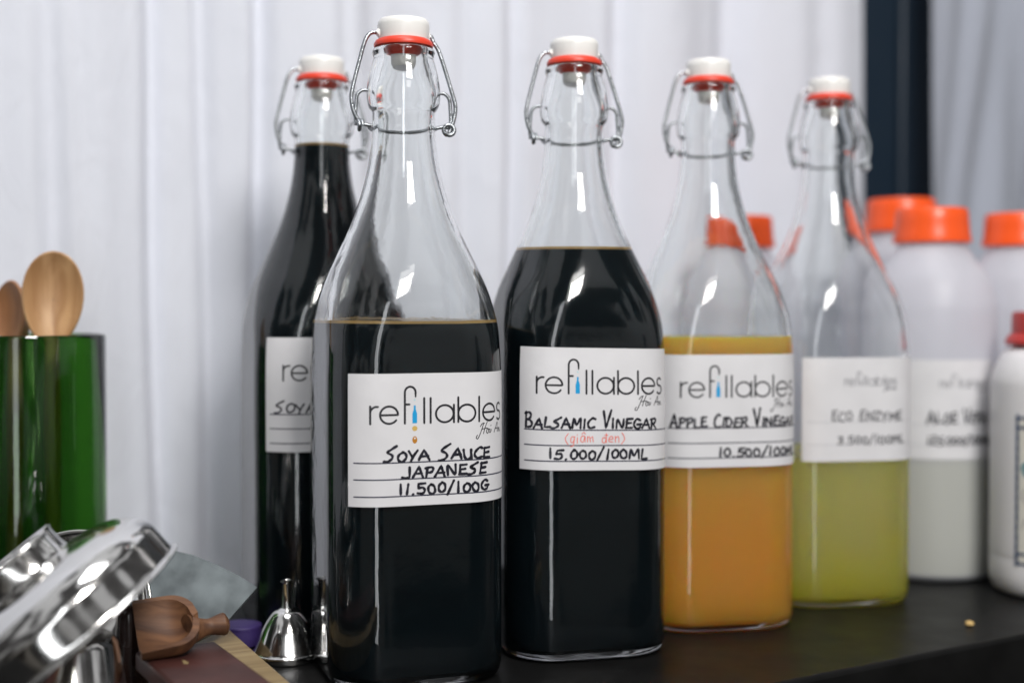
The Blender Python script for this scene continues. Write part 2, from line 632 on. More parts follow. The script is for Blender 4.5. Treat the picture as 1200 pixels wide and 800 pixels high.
def stopper_mesh():
    mb = MB()
    mb.lathe([(0.02, 33.18), (0.9, 33.17), (1.14, 33.12), (1.25, 32.98), (1.27, 32.8), (1.24, 32.4), (1.21, 32.16), (1.12, 32.1), (0.02, 32.1)], 48)
    mb.lathe([(0.02, 31.9), (0.55, 31.9), (0.62, 31.3), (0.60, 30.75), (0.52, 30.6), (0.02, 30.58)], 32)
    # raised eye where the bail passes through
    for sx in (-1, 1):
        mb.tube([(sx * 0.85, 0, 32.46), (sx * 1.12, 0, 32.46), (sx * 1.30, 0, 32.33)], [0.30, 0.28, 0.20], 14)
    return mb.mesh('stopper', M['stopper'], 40)


def gasket_mesh():
    mb = MB()
    mb.lathe([(0.60, 32.14), (1.22, 32.15), (1.36, 32.08), (1.45, 31.92), (1.43, 31.78), (1.2, 31.71), (0.90, 31.66), (0.87, 31.45), (0.76, 31.3), (0.58, 31.28)], 48)
    return mb.mesh('gasket', M['red_rubber'], 50)


def coil(cx, cz, axis_sign, r=0.20, turns=1.6, cy=-0.05):
    pts = []
    for k in range(int(turns * 16) + 1):
        a = 2 * math.pi * k / 16
        pts.append((cx + axis_sign * 0.16 * k / 16, cy + r * math.cos(a), cz + r * math.sin(a)))
    return pts


def bail_mesh():
    mb = MB()
    R = 0.103
    lp = cr([(0.0, 0, 32.46), (-1.25, 0, 32.46), (-1.62, -0.02, 32.40), (-1.90, -0.05, 32.0), (-2.15, -0.05, 31.0), (-2.48, -0.08, 29.5), (-2.58, -0.1, 28.8), (-2.48, -0.1, 28.1), (-2.22, -0.08, 27.62), (-2.08, -0.1, 27.45)], 8)
    mb.tube(lp, R)
    mb.tube(coil(-2.3, 27.42, 1, 0.22), R)
    rp_ = cr([(0.0, 0, 32.46), (1.22, 0, 32.46), (1.5, 0.0, 32.1), (1.72, -0.02, 31.75), (1.95, -0.05, 31.0), (2.35, -0.08, 29.5), (2.56, -0.1, 28.6), (2.52, -0.1, 28.0), (2.38, -0.1, 27.5), (2.25, -0.1, 27.2)], 8)
    mb.tube(rp_, R)
    loop = [(2.15 + 0.0 * k, -0.12, 27.36) for k in range(1)]
    mb.tube([(2.22 + 0.26 * math.cos(a), -0.24 + 0.02 * a, 27.32 + 0.26 * math.sin(a)) for a in [k * math.pi / 10 for k in range(-8, 15)]], R)
    return mb.mesh('wire_bail', M['wire'], 60)


def collar_mesh():
    mb = MB()
    R = 0.095
    pts = []
    for k in range(33):
        a = math.pi * k / 32
        pts.append((1.66 * math.cos(a), 1.66 * math.sin(a), 27.42 - 0.12 * math.sin(a)))
    mb.tube(pts, R)
    for s in (-1, 1):
        mb.tube(cr([(s * 1.60, -0.1, 27.40), (s * 1.95, -0.12, 27.46), (s * 2.25, -0.1, 27.46), (s * 2.36, 0, 27.7), (s * 2.34, 0.02, 28.4), (s * 2.28, 0, 28.95), (s * 2.08, 0, 29.22), (s * 1.90, 0, 29.26), (s * 1.80, 0, 29.26)], 7), R)
    return mb.mesh('wire_collar', M['wire'], 60)


BOTTLE_Z[0] = True
ME = {'glass': glass_mesh(), 'stopper': stopper_mesh(), 'gasket': gasket_mesh(), 'bail': bail_mesh(), 'collar': collar_mesh()}

# ------------------------------------------------------------------ stroke lettering


def arc(cx, cy, rx, ry, a0, a1, n=18):
    return [(cx + rx * math.cos(math.radians(a0 + (a1 - a0) * k / n)), cy + ry * math.sin(math.radians(a0 + (a1 - a0) * k / n))) for k in range(n + 1)]


# printed logo, x-height 1, y up, thin geometric letters
LOGO = [
    [(0, 0), (0, 1.0)], [(0, 0.62)] + arc(0.36, 0.62, 0.36, 0.36, 180, 82, 10),
    [(0.53, 0.5), (1.5, 0.5)] + arc(1.02, 0.5, 0.49, 0.49, 0, 322, 34),
    [(1.89, 0), (1.89, 1.75)] + arc(2.19, 1.75, 0.30, 0.34, 180, 0, 16) + [(2.49, 1.66)], [(1.89, 1.08), (2.14, 1.08)],
    [(2.97, 0), (2.97, 1.42)], [(3.33, 0), (3.33, 1.42)],
    arc(4.13, 0.5, 0.5, 0.49, 0, 360, 36), [(4.65, 0), (4.65, 1.0)],
    [(4.90, 0), (4.90, 1.42)], arc(5.40, 0.5, 0.5, 0.49, 0, 360, 36),
    [(6.14, 0), (6.14, 1.42)],
    [(6.39, 0.5), (7.36, 0.5)] + arc(6.88, 0.5, 0.49, 0.49, 0, 322, 34),
    arc(7.83, 0.745, 0.22, 0.235, 40, 250, 14) + arc(7.83, 0.265, 0.26, 0.255, 80, -140, 18),
]
LOGO_DRIP = [arc(2.49, 1.56, 0.05, 0.09, 0, 360, 10)]
HOIAN = [
    [(0.1, -0.1), (0.0, -0.25), (0.15, -0.3), (0.4, 0.1), (0.62, 0.55), (0.72, 0.62), (0.5, 0.58), (0.35, 0.42)],
    [(0.98, 0.68), (0.78, 0.35), (0.62, -0.02)], [(0.5, 0.25), (0.85, 0.3), (1.0, 0.28)],
    [(1.0, 0.28), (0.9, 0.1), (1.0, -0.02), (1.12, 0.1), (1.05, 0.28), (1.15, 0.2), (1.28, 0.22), (1.22, 0.02), (1.34, 0.05), (1.42, 0.2)],
    [(1.36, 0.42), (1.38, 0.46)],
    [(1.75, 0.0), (2.0, 0.35), (2.22, 0.62), (2.2, 0.3), (2.22, 0.02)], [(1.85, 0.2), (2.1, 0.24), (2.3, 0.22)],
    [(2.4, 0.25), (2.36, 0.0), (2.5, 0.22), (2.6, 0.2), (2.58, 0.02), (2.72, 0.06)],
]
HOIAN = [cr(s, 5) for s in HOIAN]

G = {  # marker capitals: width, strokes (y up, cap height 1)
    'A': (0.72, [[(0.0, 0), (0.36, 1.0), (0.68, -0.04)], [(0.12, 0.34), (0.60, 0.36)]]),
    'B': (0.62, [[(0.06, 0), (0.1, 1.0)], [(0.0, 0.92), (0.4, 1.0), (0.52, 0.78), (0.34, 0.56), (0.12, 0.52), (0.46, 0.46), (0.58, 0.22), (0.4, 0.02), (0.05, 0.0)]]),
    'C': (0.6, [[(0.56, 0.9), (0.32, 0.98), (0.06, 0.6), (0.04, 0.25), (0.25, 0.0), (0.58, 0.1)]]),
    'D': (0.64, [[(0.08, 0), (0.1, 0.98)], [(0.0, 0.96), (0.35, 0.95), (0.58, 0.55), (0.45, 0.15), (0.04, 0.0)]]),
    'E': (0.6, [[(0.08, 0.02), (0.12, 0.98)], [(0.1, 0.95), (0.56, 1.0)], [(0.1, 0.52), (0.48, 0.56)], [(0.06, 0.03), (0.56, 0.05)]]),
    'F': (0.58, [[(0.08, 0.0), (0.12, 0.98)], [(0.1, 0.95), (0.56, 1.0)], [(0.1, 0.52), (0.46, 0.56)]]),
    'G': (0.66, [[(0.55, 0.85), (0.3, 0.98), (0.06, 0.6), (0.06, 0.25), (0.26, 0.0), (0.52, 0.1), (0.58, 0.42)], [(0.32, 0.42), (0.68, 0.44)]]),
    'I': (0.28, [[(0.14, 0), (0.16, 0.95)]]),
    'J': (0.6, [[(0.5, 1.0), (0.48, 0.1), (0.3, -0.04), (0.0, 0.02)]]),
    'L': (0.55, [[(0.1, 0.98), (0.06, 0.02), (0.52, 0.05)]]),
    'M': (0.8, [[(0.04, 0), (0.12, 0.95), (0.38, 0.3), (0.66, 0.97), (0.74, 0)]]),
    'N': (0.7, [[(0.06, 0), (0.1, 0.96), (0.56, 0.02), (0.62, 1.0)]]),
    'O': (0.62, [[(0.34, 0.95), (0.1, 0.75), (0.04, 0.35), (0.2, 0.02), (0.46, 0.1), (0.58, 0.5), (0.46, 0.88), (0.28, 0.96)]]),
    'P': (0.58, [[(0.08, -0.02), (0.12, 0.95)], [(0.0, 0.9), (0.38, 1.0), (0.54, 0.78), (0.4, 0.52), (0.12, 0.44)]]),
    'R': (0.64, [[(0.08, 0), (0.12, 0.95)], [(0.0, 0.9), (0.4, 1.0), (0.54, 0.76), (0.38, 0.52), (0.12, 0.46)], [(0.26, 0.48), (0.62, -0.02)]]),
    'S': (0.66, [[(0.66, 1.1), (0.3, 0.86), (0.1, 0.66), (0.42, 0.46), (0.44, 0.22), (0.2, 0.02), (-0.06, 0.0)]]),
    'U': (0.62, [[(0.06, 0.96), (0.08, 0.25), (0.26, 0.0), (0.5, 0.2), (0.56, 0.95)], [(0.56, 0.95), (0.56, 0.0)]]),
    'V': (0.62, [[(0.0, 1.25), (0.28, 0.0), (0.62, 1.3)]]),
    'Y': (0.62, [[(0.02, 0.95), (0.28, 0.42)], [(0.6, 1.0), (0.34, 0.5), (0.18, -0.04)]]),
    'Z': (0.6, [[(0.04, 0.92), (0.54, 0.95), (0.06, 0.04), (0.58, 0.04)]]),
    '0': (0.58, [[(0.3, 0.92), (0.08, 0.66), (0.1, 0.2), (0.3, 0.02), (0.5, 0.24), (0.48, 0.72), (0.26, 0.93)]]),
    '1': (0.3, [[(0.12, 0.0), (0.15, 1.0)]]),
    '2': (0.58, [[(0.06, 0.75), (0.28, 0.98), (0.5, 0.75), (0.3, 0.4), (0.04, 0.03), (0.56, 0.04)]]),
    '3': (0.56, [[(0.06, 0.9), (0.36, 0.96), (0.46, 0.74), (0.2, 0.54), (0.5, 0.34), (0.4, 0.06), (0.04, 0.04)]]),
    '5': (0.6, [[(0.56, 0.98), (0.14, 0.94), (0.1, 0.54)], [(0.1, 0.54), (0.4, 0.58), (0.54, 0.3), (0.36, 0.03), (0.04, 0.06)]]),
    '.': (0.3, [[(0.12, 0.02), (0.15, 0.06)]]),
    '/': (0.5, [[(0.0, -0.1), (0.45, 1.2)]]),
    ' ': (0.45, []),
    'g': (0.5, [[(0.4, 0.6), (0.1, 0.55), (0.08, 0.1), (0.3, 0.05), (0.4, 0.6)], [(0.4, 0.6), (0.36, -0.3), (0.1, -0.4)]]),
    'i': (0.24, [[(0.1, 0.6), (0.1, 0.0)], [(0.1, 0.85), (0.11, 0.89)]]),
    'a': (0.52, [[(0.42, 0.55), (0.12, 0.6), (0.05, 0.15), (0.28, 0.0), (0.42, 0.55), (0.46, 0.0)], [(0.1, 0.8), (0.26, 1.0), (0.42, 0.8)]]),
    'm': (0.72, [[(0.05, 0.6), (0.08, 0.0)], [(0.08, 0.4), (0.25, 0.6), (0.35, 0.0)], [(0.35, 0.4), (0.52, 0.6), (0.62, 0.0)]]),
    'd': (0.54, [[(0.42, 0.5), (0.12, 0.55), (0.06, 0.1), (0.3, 0.0), (0.42, 0.4)], [(0.42, 1.0), (0.44, 0.0)], [(0.28, 0.82), (0.56, 0.84)]]),
    'e': (0.48, [[(0.06, 0.3), (0.4, 0.36), (0.3, 0.6), (0.08, 0.5), (0.06, 0.12), (0.4, 0.05)]]),
    'n': (0.5, [[(0.05, 0.6), (0.07, 0.0)], [(0.07, 0.4), (0.28, 0.6), (0.38, 0.4), (0.4, 0.0)]]),
    '(': (0.36, [[(0.3, 1.0), (0.08, 0.6), (0.08, 0.25), (0.28, -0.15)]]),
    ')': (0.36, [[(0.05, 1.0), (0.28, 0.6), (0.28, 0.25), (0.05, -0.15)]]),
}


def write(text, u0, u1, v, h, seed, jit=0.09, first=1.0):
    """hand lettering from u0 to u1 on baseline v (cm, v down); returns strokes in label cm"""
    rnd = random.Random(seed)
    tot = sum(G[ch][0] + 0.1 for ch in text)
    k = (u1 - u0) / tot
    out = []
    u = u0
    new = True
    for ch in text:
        w, st = G[ch]
        big = first if new else 1.0
        new = ch == ' '
        dy, sh, hh = rnd.uniform(-jit, jit) * h, rnd.uniform(-0.06, 0.10), h * big * rnd.uniform(0.94, 1.06)
        for s in st:
            pts = [(u + (x + sh * y + rnd.uniform(-1, 1) * 0.018) * k, v - dy - y * hh) for x, y in s]
            out.append(cr(pts, 5) if len(pts) > 3 else pts)
        u += (w + 0.1) * k
    return out


def logo(u, v, xh):
    return [[(u + x * xh, v - y * xh) for x, y in s] for s in LOGO], [[(u + x * xh, v - y * xh) for x, y in s] for s in HOIAN_AT]


HOIAN_AT = [[(5.95 + x * 0.78, -0.72 + y * 0.95) for x, y in s] for s in HOIAN]


def ribbons(mb, strokes, width, fmap, off0, mi=0, umax=99, taper=True):
    for i, s in enumerate(strokes):
        pts = [s[0]]
        for a, b in zip(s, s[1:]):
            d = math.hypot(b[0] - a[0], b[1] - a[1])
            n = max(1, int(d / 0.09))
            for k in range(1, n + 1):
                pts.append((a[0] + (b[0] - a[0]) * k / n, a[1] + (b[1] - a[1]) * k / n))
        pts = [p for p in pts if p[0] <= umax]
        if len(pts) < 2:
            continue
        off = off0 + 0.0005 * (i % 24)
        n = len(pts)
        h0 = width / 2
        ph = i * 1.7
        verts, faces = [], []
        for k, p in enumerate(pts):
            a, b = pts[max(0, k - 1)], pts[min(n - 1, k + 1)]
            tx, ty = b[0] - a[0], b[1] - a[1]
            h = h0 * (1 + (0.16 * math.sin(k * 0.9 + ph) if width > 0.11 else 0))
            l = math.hypot(tx, ty) or 1
            nx, ny = -ty / l * h, tx / l * h
            verts += [fmap(p[0] + nx, p[1] + ny, off), fmap(p[0] - nx, p[1] - ny, off)]
            if k:
                faces.append((2 * k - 2, 2 * k - 1, 2 * k + 1, 2 * k))
        mb.add(verts, faces, mi)
        for p, q in ((pts[0], pts[1]), (pts[-1], pts[-2])):
            a0 = math.atan2(p[1] - q[1], p[0] - q[0])
            ws = [fmap(p[0], p[1], off)] + [fmap(p[0] + h * math.cos(a0 + (k / 6 - 0.5) * math.pi), p[1] + h * math.sin(a0 + (k / 6 - 0.5) * math.pi), off) for k in range(7)]
            mb.add(ws, [(0, k, k + 1) for k in range(1, 7)], mi)


def poly(mb, pts, fmap, off, mi=0):
    mb.add([fmap(u, v, off) for u, v in pts], [tuple(range(len(pts)))], mi)


def ell(cx, cy, rx, ry, n=16):
    return [(cx + rx * math.cos(2 * math.pi * k / n), cy + ry * math.sin(2 * math.pi * k / n)) for k in range(n)]


# arc length table round the body section, from the front face centre (-Y) to the viewer's right
ARC = []


def arc_table():
    w, r = sect(4.66, 10)
    s = 0.0
    prev = None
    N = 1440
    tab = []
    for k in range(-N // 2, N // 2 + 1):
        phi = -math.pi / 2 + 2 * math.pi * k / N
        q = rho(phi, w, r)
        p = (q * math.cos(phi), q * math.sin(phi))
        if prev:
            s += math.hypot(p[0] - prev[0], p[1] - prev[1])
        tab.append((s, phi))
        prev = p
    mid = tab[N // 2][0]
    return [(s - mid, phi) for s, phi in tab]


ARC = arc_table()


def phi_of(s):
    lo, hi = 0, len(ARC) - 1
    if s <= ARC[0][0]:
        return ARC[0][1]
    if s >= ARC[-1][0]:
        return ARC[-1][1]
    while hi - lo > 1:
        m = (lo + hi) // 2
        if ARC[m][0] <= s:
            lo = m
        else:
            hi = m
    a, b = ARC[lo], ARC[hi]
    return a[1] + (b[1] - a[1]) * (s - a[0]) / (b[0] - a[0])


def surf(s, z, off):
    phi = phi_of(s)
    w, r = sect(p_at(z), z)
    q = rho(phi, w, r) + off
    return (q * math.cos(phi), q * math.sin(phi), z)


def solve_left(lat, rel):
    """arc position whose sideways distance from the axis, seen at angle rel, is lat"""
    best = None
    for k in range(0, 400):
        s = -9 + k * 0.03
        x, y, _ = surf(s, 10, 0.0)
        lx = x * math.cos(rel) - y * math.sin(rel)          # after turning by rel
        ly = x * math.sin(rel) + y * math.cos(rel)
        if ly < 0 and (best is None or abs(lx - lat) < best[0]):
            best = (abs(lx - lat), s)
    return best[1]


LAB_H = 6.38         # label text is laid out on this height ...
LAB_K = 0.95         # ... and printed at this scale


def make_label(root, spec, rel):
    lw = spec.get('lw', 8.9)
    s0 = solve_left(spec['left'], rel)
    ztop = spec['ztop']
    tilt = spec.get('tilt', 0.0)

    def fmap(u, v, off):
        return surf(s0 + u, ztop - v * LAB_K - (u - lw / 2) * math.tan(tilt), off)

    mb = MB()
    nu, nv = 72, 8
    front, back = [], []
    rnd = random.Random(spec['seed'])
    for j in range(nv + 1):
        for i in range(nu + 1):
            front.append(fmap(lw * i / nu, LAB_H * j / nv, 0.020))
            back.append(fmap(lw * i / nu, LAB_H * j / nv, 0.006))
    n = nu + 1
    fs = [(j * n + i, (j + 1) * n + i, (j + 1) * n + i + 1, j * n + i + 1) for j in range(nv) for i in range(nu)]
    mb.add(front, fs)
    mb.add(back, [f[::-1] for f in fs])
    rim = [i for i in range(n)] + [j * n + nu for j in range(1, nv + 1)] + [nv * n + i for i in range(nu - 1, -1, -1)] + [j * n for j in range(nv - 1, 0, -1)]
    N = len(front)
    mb.f += [(rim[k], rim[(k + 1) % len(rim)], rim[(k + 1) % len(rim)] + N, rim[k] + N) for k in range(len(rim))]
    mb.m += [0] * len(rim)
    lab = mb.build('paper_label', M['paper'], root, 30)
    O = 0.024
    xh, lu, lv = spec.get('logo', (0.845, 1.08, 2.40))
    ls, hs = logo(lu, lv, xh)
    lm = spec.get('logo_mat', 'ink')
    mb = MB()
    ribbons(mb, ls, 0.10 * xh / 0.845 if lm == 'ink' else 0.06, fmap, O, umax=lw - 0.08)
    poly(mb, [(lu + x * xh, lv - y * xh) for x, y in LOGO_DRIP[0]], fmap, O + 0.012)
    ribbons(mb, hs, 0.045, fmap, O, umax=lw - 0.08)
    mb.build('printed_logo', M[lm], lab)
    mb = MB()
    bx = lu + 2.44 * xh
    bt = [(-0.13, 0.0), (-0.13, 0.55), (-0.06, 0.78), (-0.05, 1.02), (0.05, 1.02), (0.06, 0.78), (0.13, 0.55), (0.13, 0.0)]
    poly(mb, [(bx + x * xh, lv - y * xh) for x, y in bt], fmap, O)
    poly(mb, ell(bx, lv - 1.33 * xh, 0.05 * xh, 0.05 * xh), fmap, O, 1)
    if spec.get('drops'):
        poly(mb, ell(bx, lv + 0.30 * xh, 0.15 * xh, 0.15 * xh), fmap, O, 2)
        poly(mb, ell(bx, lv + 0.95 * xh, 0.14 * xh, 0.21 * xh), fmap, O, 3)
        poly(mb, ell(bx, lv + 0.86 * xh, 0.05 * xh, 0.05 * xh), fmap, O + 0.002, 4)
    bm_ = [M['blue_ink'], M['pale_blue_ink'], M['gold_ink'], M['amber_ink'], M['paper']] if lm == 'ink' else [M['grey_ink']] * 5
    mb.build('bottle_emblem', bm_, lab)
    mb = MB()
    for k, v in enumerate(spec['rules']):
        ribbons(mb, [[(0.30, v), (lw - 0.05, v)]], spec.get('rw', 0.062), fmap, O + 0.001)
    mb.build('ruling', M[spec.get('rule_mat', 'rule')], lab)
    mb = MB()
    for k, (txt, u0, u1, v, h, wd, first, mi) in enumerate(spec['text']):
        ribbons(mb, write(txt, u0, u1, v, h, spec['seed'] * 10 + k, first=first), wd, fmap, O + 0.006, mi, umax=lw - 0.06)
    mb.build('handwriting', [M['marker'], M['red_ink']], lab)
    return lab


R3 = (4.28, 5.08, 5.90)
BOT = [
    dict(x=378, d=74.6, yaw=22, level=27.75, mats=('soy', 'amber_film'), left=-3.0, ztop=17.05, seed=3, rules=R3, lw=8.6,
         label='swing-top bottle filled into its neck with black sauce, standing behind the nearest one',
         text=[('SOYA SAUCE', 0.62, 6.2, 4.2, 0.52, 0.10, 1.25, 0)]),
    dict(x=473.5, d=64.7, yaw=20, level=18.0, mats=('soy', 'amber_film'), left=-2.55, ztop=15.62, seed=4, rules=R3, drops=True, tilt=0.0,
         label='nearest and tallest swing-top bottle, black soya sauce, label with two golden drops under its logo',
         text=[('SOYA SAUCE', 1.75, 7.0, 4.2, 0.50, 0.125, 1.4, 0), ('JAPANESE', 2.55, 6.75, 5.0, 0.50, 0.125, 1.0, 0), ('11.500/100G', 2.4, 6.9, 5.82, 0.50, 0.125, 1.0, 0)]),
    dict(x=672.5, d=69.6, yaw=14, level=21.67, mats=('balsamic', 'amber_film'), left=-2.67, ztop=16.62, seed=5, rules=R3, tilt=math.radians(1.3), lw=8.7,
         logo=(0.845, 0.95, 2.38),
         label='swing-top bottle of black balsamic vinegar, its label with red handwriting in brackets',
         text=[('BALSAMIC VINEGAR', 0.35, 7.35, 4.16, 0.50, 0.12, 1.5, 0), ('(giam den)', 2.35, 5.5, 4.92, 0.50, 0.042, 1.0, 1), ('15.000/100ML', 1.55, 6.75, 5.78, 0.50, 0.12, 1.0, 0)]),
    dict(x=829, d=75.4, yaw=11, level=17.05, mats=('cider', 'cider'), left=-2.35, ztop=16.1, seed=6, rules=(4.15, 5.0, 5.85), lw=8.6,
         logo=(0.845, 1.0, 2.40),
         label='swing-top bottle holding cloudy orange apple cider vinegar up to its label',
         text=[('APPLE CIDER VINEGAR', 0.42, 8.0, 4.10, 0.52, 0.125, 1.5, 0), ('10.500/100ML', 3.1, 8.2, 5.78, 0.50, 0.125, 1.0, 0)]),
    dict(x=970, d=81.4, yaw=10, level=9.9, mats=('yellow', 'yellow'), left=-1.42, ztop=15.72, seed=7, rules=(3.95, 5.35), lw=7.6,
         logo=(0.40, 2.55, 1.72), logo_mat='grey_ink', rule_mat='pale_rule', rw=0.03,
         label='swing-top bottle half full of yellow-green liquid, farthest right of the swing-top bottles',
         text=[('ECO ENZYME', 1.75, 6.3, 3.9, 0.56, 0.085, 1.1, 0), ('3.500/100ML', 2.1, 6.5, 5.3, 0.5, 0.085, 1.0, 0)]),
]
for b in BOT:
    x = (b['x'] - 600) / F * b['d']
    yaw = math.radians(b['yaw'])
    root = thing('swing_top_bottle', b['label'], 'bottle', (x, b['d'], 0), yaw, 'clear glass swing-top bottles of sauces and vinegars')
    part('glass_body', ME['glass'], root)
    part('liquid', liquid_mesh(b['level'], [M[m] for m in b['mats']]), root)
    st = part('stopper', ME['stopper'], root)
    part('gasket', ME['gasket'], st)
    for nm, key in (('wire_bail', 'bail'), ('wire_collar', 'collar')):
        o = part(nm, ME[key], root)
        o.rotation_euler = (0, 0, math.radians(-4))
    make_label(root, b, yaw + math.atan2(x, b['d']))

BOTTLE_Z[0] = False
# ------------------------------------------------------------------ white jugs with orange caps
JUG = cr([(4.0, 0.05), (4.36, 0.35), (4.45, 1.0), (4.45, 6), (4.45, 12), (4.45, 17.5), (4.35, 19.0), (3.85, 20.6), (2.95, 21.9), (2.45, 22.7), (2.3, 23.0), (2.28, 23.6)], 5)


def jug_r(z):
    for (r0, z0), (r1, z1) in zip(JUG, JUG[1:]):
        if z0 <= z <= z1:
            return r0 + (r1 - r0) * (z - z0) / max(1e-6, z1 - z0)
    return 2.28


def jug_meshes():
    mb = MB()
    mb.lathe([(0.02, 0.2), (3.2, 0.18)] + JUG + [(2.2, 25.0), (0.02, 25.05)], 72)
    body = mb.mesh('jug_body', M['jug'], 50)
    mb = MB()
    n = 96
    rings = []
    for r, z in [(2.66, 23.12), (2.68, 23.3), (2.54, 23.75), (2.47, 24.6), (2.43, 25.3), (2.32, 25.5), (0.02, 25.54)]:
        rings.append([((r + (0.025 if k % 2 and 23.3 < z < 25.4 else 0)) * math.cos(2 * math.pi * k / n), (r + (0.025 if k % 2 and 23.3 < z < 25.4 else 0)) * math.sin(2 * math.pi * k / n), z) for k in range(n)])
    mb.rings(rings)
    mb.lathe([(2.66, 23.12), (2.3, 23.10)], n)
    cap = mb.mesh('screw_cap', M['orange_cap'], 35)
    return body, cap


JB, JC = jug_meshes()


def jug_liquid(level):
    mb = MB()
    zs = [0.5, 1.0, 4, 8, level]
    mb.lathe([(0.02, 0.4), (3.4, 0.42)] + [(jug_r(z) - 0.12, z) for z in zs] + [(0.02, level + 0.01)], 64)
    return mb.mesh('jug_liquid', M['jug_liquid'], 50)


def put_jug(px, d, label, level=None, scale=1.0, rz=0.0):
    x = (px - 600) / F * d
    j = thing('plastic_jug', label, 'jug', (x, d, 0), rz, 'milky plastic jugs with orange screw caps')
    j.scale = (scale * 0.95,) * 3
    part('jug_body', JB, j)
    part('screw_cap', JC, j)
    if level:
        part('jug_liquid', jug_liquid(level), j)
    return j


ja = put_jug(1091, 88.5, 'milky jug with orange cap and paper label, grey-green liquid in its lower half', 9.2)
put_jug(1055, 98.7, 'milky jug whose orange cap sits highest, behind the labelled jug and before the dark post', None, 1.06)
put_jug(1194, 93.1, 'milky jug with orange cap at the right edge, behind the red-capped bottle', None)
put_jug(866, 96.0, 'milky jug with orange cap seen between the orange and the yellow-green bottle', None)

# label of the front jug
JL_W, JL_Z = 8.2, 15.07


def jmap(u, v, off):
    a = -math.pi / 2 - 0.30 + (u - 2.6) / 4.45 - 0.16
    r = 4.45 + off
    return (r * math.cos(a), r * math.sin(a), JL_Z - v)


mb = MB()
n = 41
mb.add([jmap(JL_W * i / 40, 6.7 * j, o) for o in (0.02,) for j in (0, 1) for i in range(n)], [(i, n + i, n + i + 1, i + 1) for i in range(40)])
mb.add([jmap(JL_W * i / 40, 6.7 * j, 0.006) for j in (0, 1) for i in range(n)], [(i, i + 1, n + i + 1, n + i) for i in range(40)])
jl = mb.build('paper_label', M['paper'], ja, 60)
ls, hs = logo(3.9, 1.85, 0.42)
mb = MB()
ribbons(mb, ls, 0.065, jmap, 0.024)
ribbons(mb, hs, 0.03, jmap, 0.024)
mb.build('printed_logo', M['grey_ink'], jl)
mb = MB()
ribbons(mb, [[(0.4, 4.35), (8.0, 4.35)], [(0.4, 5.75), (8.0, 5.75)]], 0.03, jmap, 0.025)
mb.build('ruling', M['pale_rule'], jl)
mb = MB()
ribbons(mb, write('ALOE VERA', 3.1, 7.6, 4.25, 0.66, 91, first=1.25), 0.13, jmap, 0.03)
ribbons(mb, write('125.000/100ML', 3.1, 8.0, 5.7, 0.55, 92), 0.12, jmap, 0.03)
mb.build('handwriting', M['marker'], jl)

# ------------------------------------------------------------------ white bottle with red cap, front right
bx, by = (1249 - 600) / F * 82, 82
wb = thing('white_bottle', 'opaque white bottle with red cap and navy bordered label, cut by the right edge', 'bottle', (bx, by, 0))
wb.scale = (0.86, 0.86, 0.945)
WR = cr([(4.4, 0.05), (4.85, 0.35), (5.08, 1.1), (5.1, 2.2), (5.06, 2.6), (5.1, 3.0), (5.1, 8), (5.1, 13.0), (5.0, 14.2), (4.6, 15.2), (4.1, 15.85), (3.6, 16.1), (3.45, 16.15), (3.4, 16.6)], 5)
mb = MB()
mb.lathe([(0.02, 0.3), (4.0, 0.2)] + WR + [(3.3, 17.2), (0.02, 17.3)], 80)
mb.build('bottle_body', M['white_plastic'], wb, 50)
mb = MB()
mb.lathe([(3.5, 16.25), (4.05, 16.22), (4.12, 16.45), (3.95, 16.8), (3.68, 17.0), (3.66, 18.2), (3.55, 18.42), (0.02, 18.45)], 72)
mb.build('screw_cap', M['red_cap'], wb, 40)


def wmap(u, v, off):
    a = -math.pi / 2 - 0.335 + (u - 3.65) / 5.1
    r = 5.1 + off
    return (r * math.cos(a), r * math.sin(a), 11.75 - v)


mb = MB()
n = 33
mb.add([wmap(7.6 * i / 32, 9.5 * j, 0.015) for j in (0, 1) for i in range(n)], [(i, n + i, n + i + 1, i + 1) for i in range(32)])
wl = mb.build('printed_label', M['cream'], wb, 60)
mb = MB()
ribbons(mb, [[(0.08, 0.0), (0.08, 9.5)], [(7.5, 0.0), (7.5, 9.5)]], 0.24, wmap, 0.03)
ribbons(mb, [[(0, 0.1), (7.6, 0.1)], [(0, 0.72), (7.6, 0.72)], [(0, 8.8), (7.6, 8.8)], [(0, 9.42), (7.6, 9.42)]], 0.16, wmap, 0.034)
mb.build('border', M['navy_ink'], wl)
mb = MB()
ribbons(mb, [arc(0.85, 3.35, 0.32, 0.34, 60, 330, 16)], 0.26, wmap, 0.03)
ribbons(mb, [arc(0.85, 5.05, 0.36, 0.42, 50, 320, 16), [(0.6, 7.1), (0.62, 6.65), (0.9, 6.6)]], 0.07, wmap, 0.03, 1)
mb.build('lettering', [M['teal_ink'], M['grey_ink']], wl)

# ------------------------------------------------------------------ green glass tumbler with wooden spoons
GX, GD = (27 - 600) / F * 72, 72.0
gt = thing('glass_tumbler', 'straight sided green glass tumbler at the left edge holding two wooden spoons', 'tumbler', (GX, GD, 0))
gt.scale = (1, 1, 0.945)
mb = MB()
mb.lathe([(0.02, 0.5), (3.0, 0.35), (3.9, 0.06), (4.2, 0.25), (4.32, 0.8), (4.32, 8), (4.32, 16.95), (4.26, 17.12), (4.14, 17.14), (4.05, 17.02), (4.02, 16.8), (4.02, 8), (4.0, 1.4), (3.7, 0.95), (2.4, 1.0), (0.02, 1.3)], 96)
mb.build('glass_wall', M['green_glass'], gt, 50)


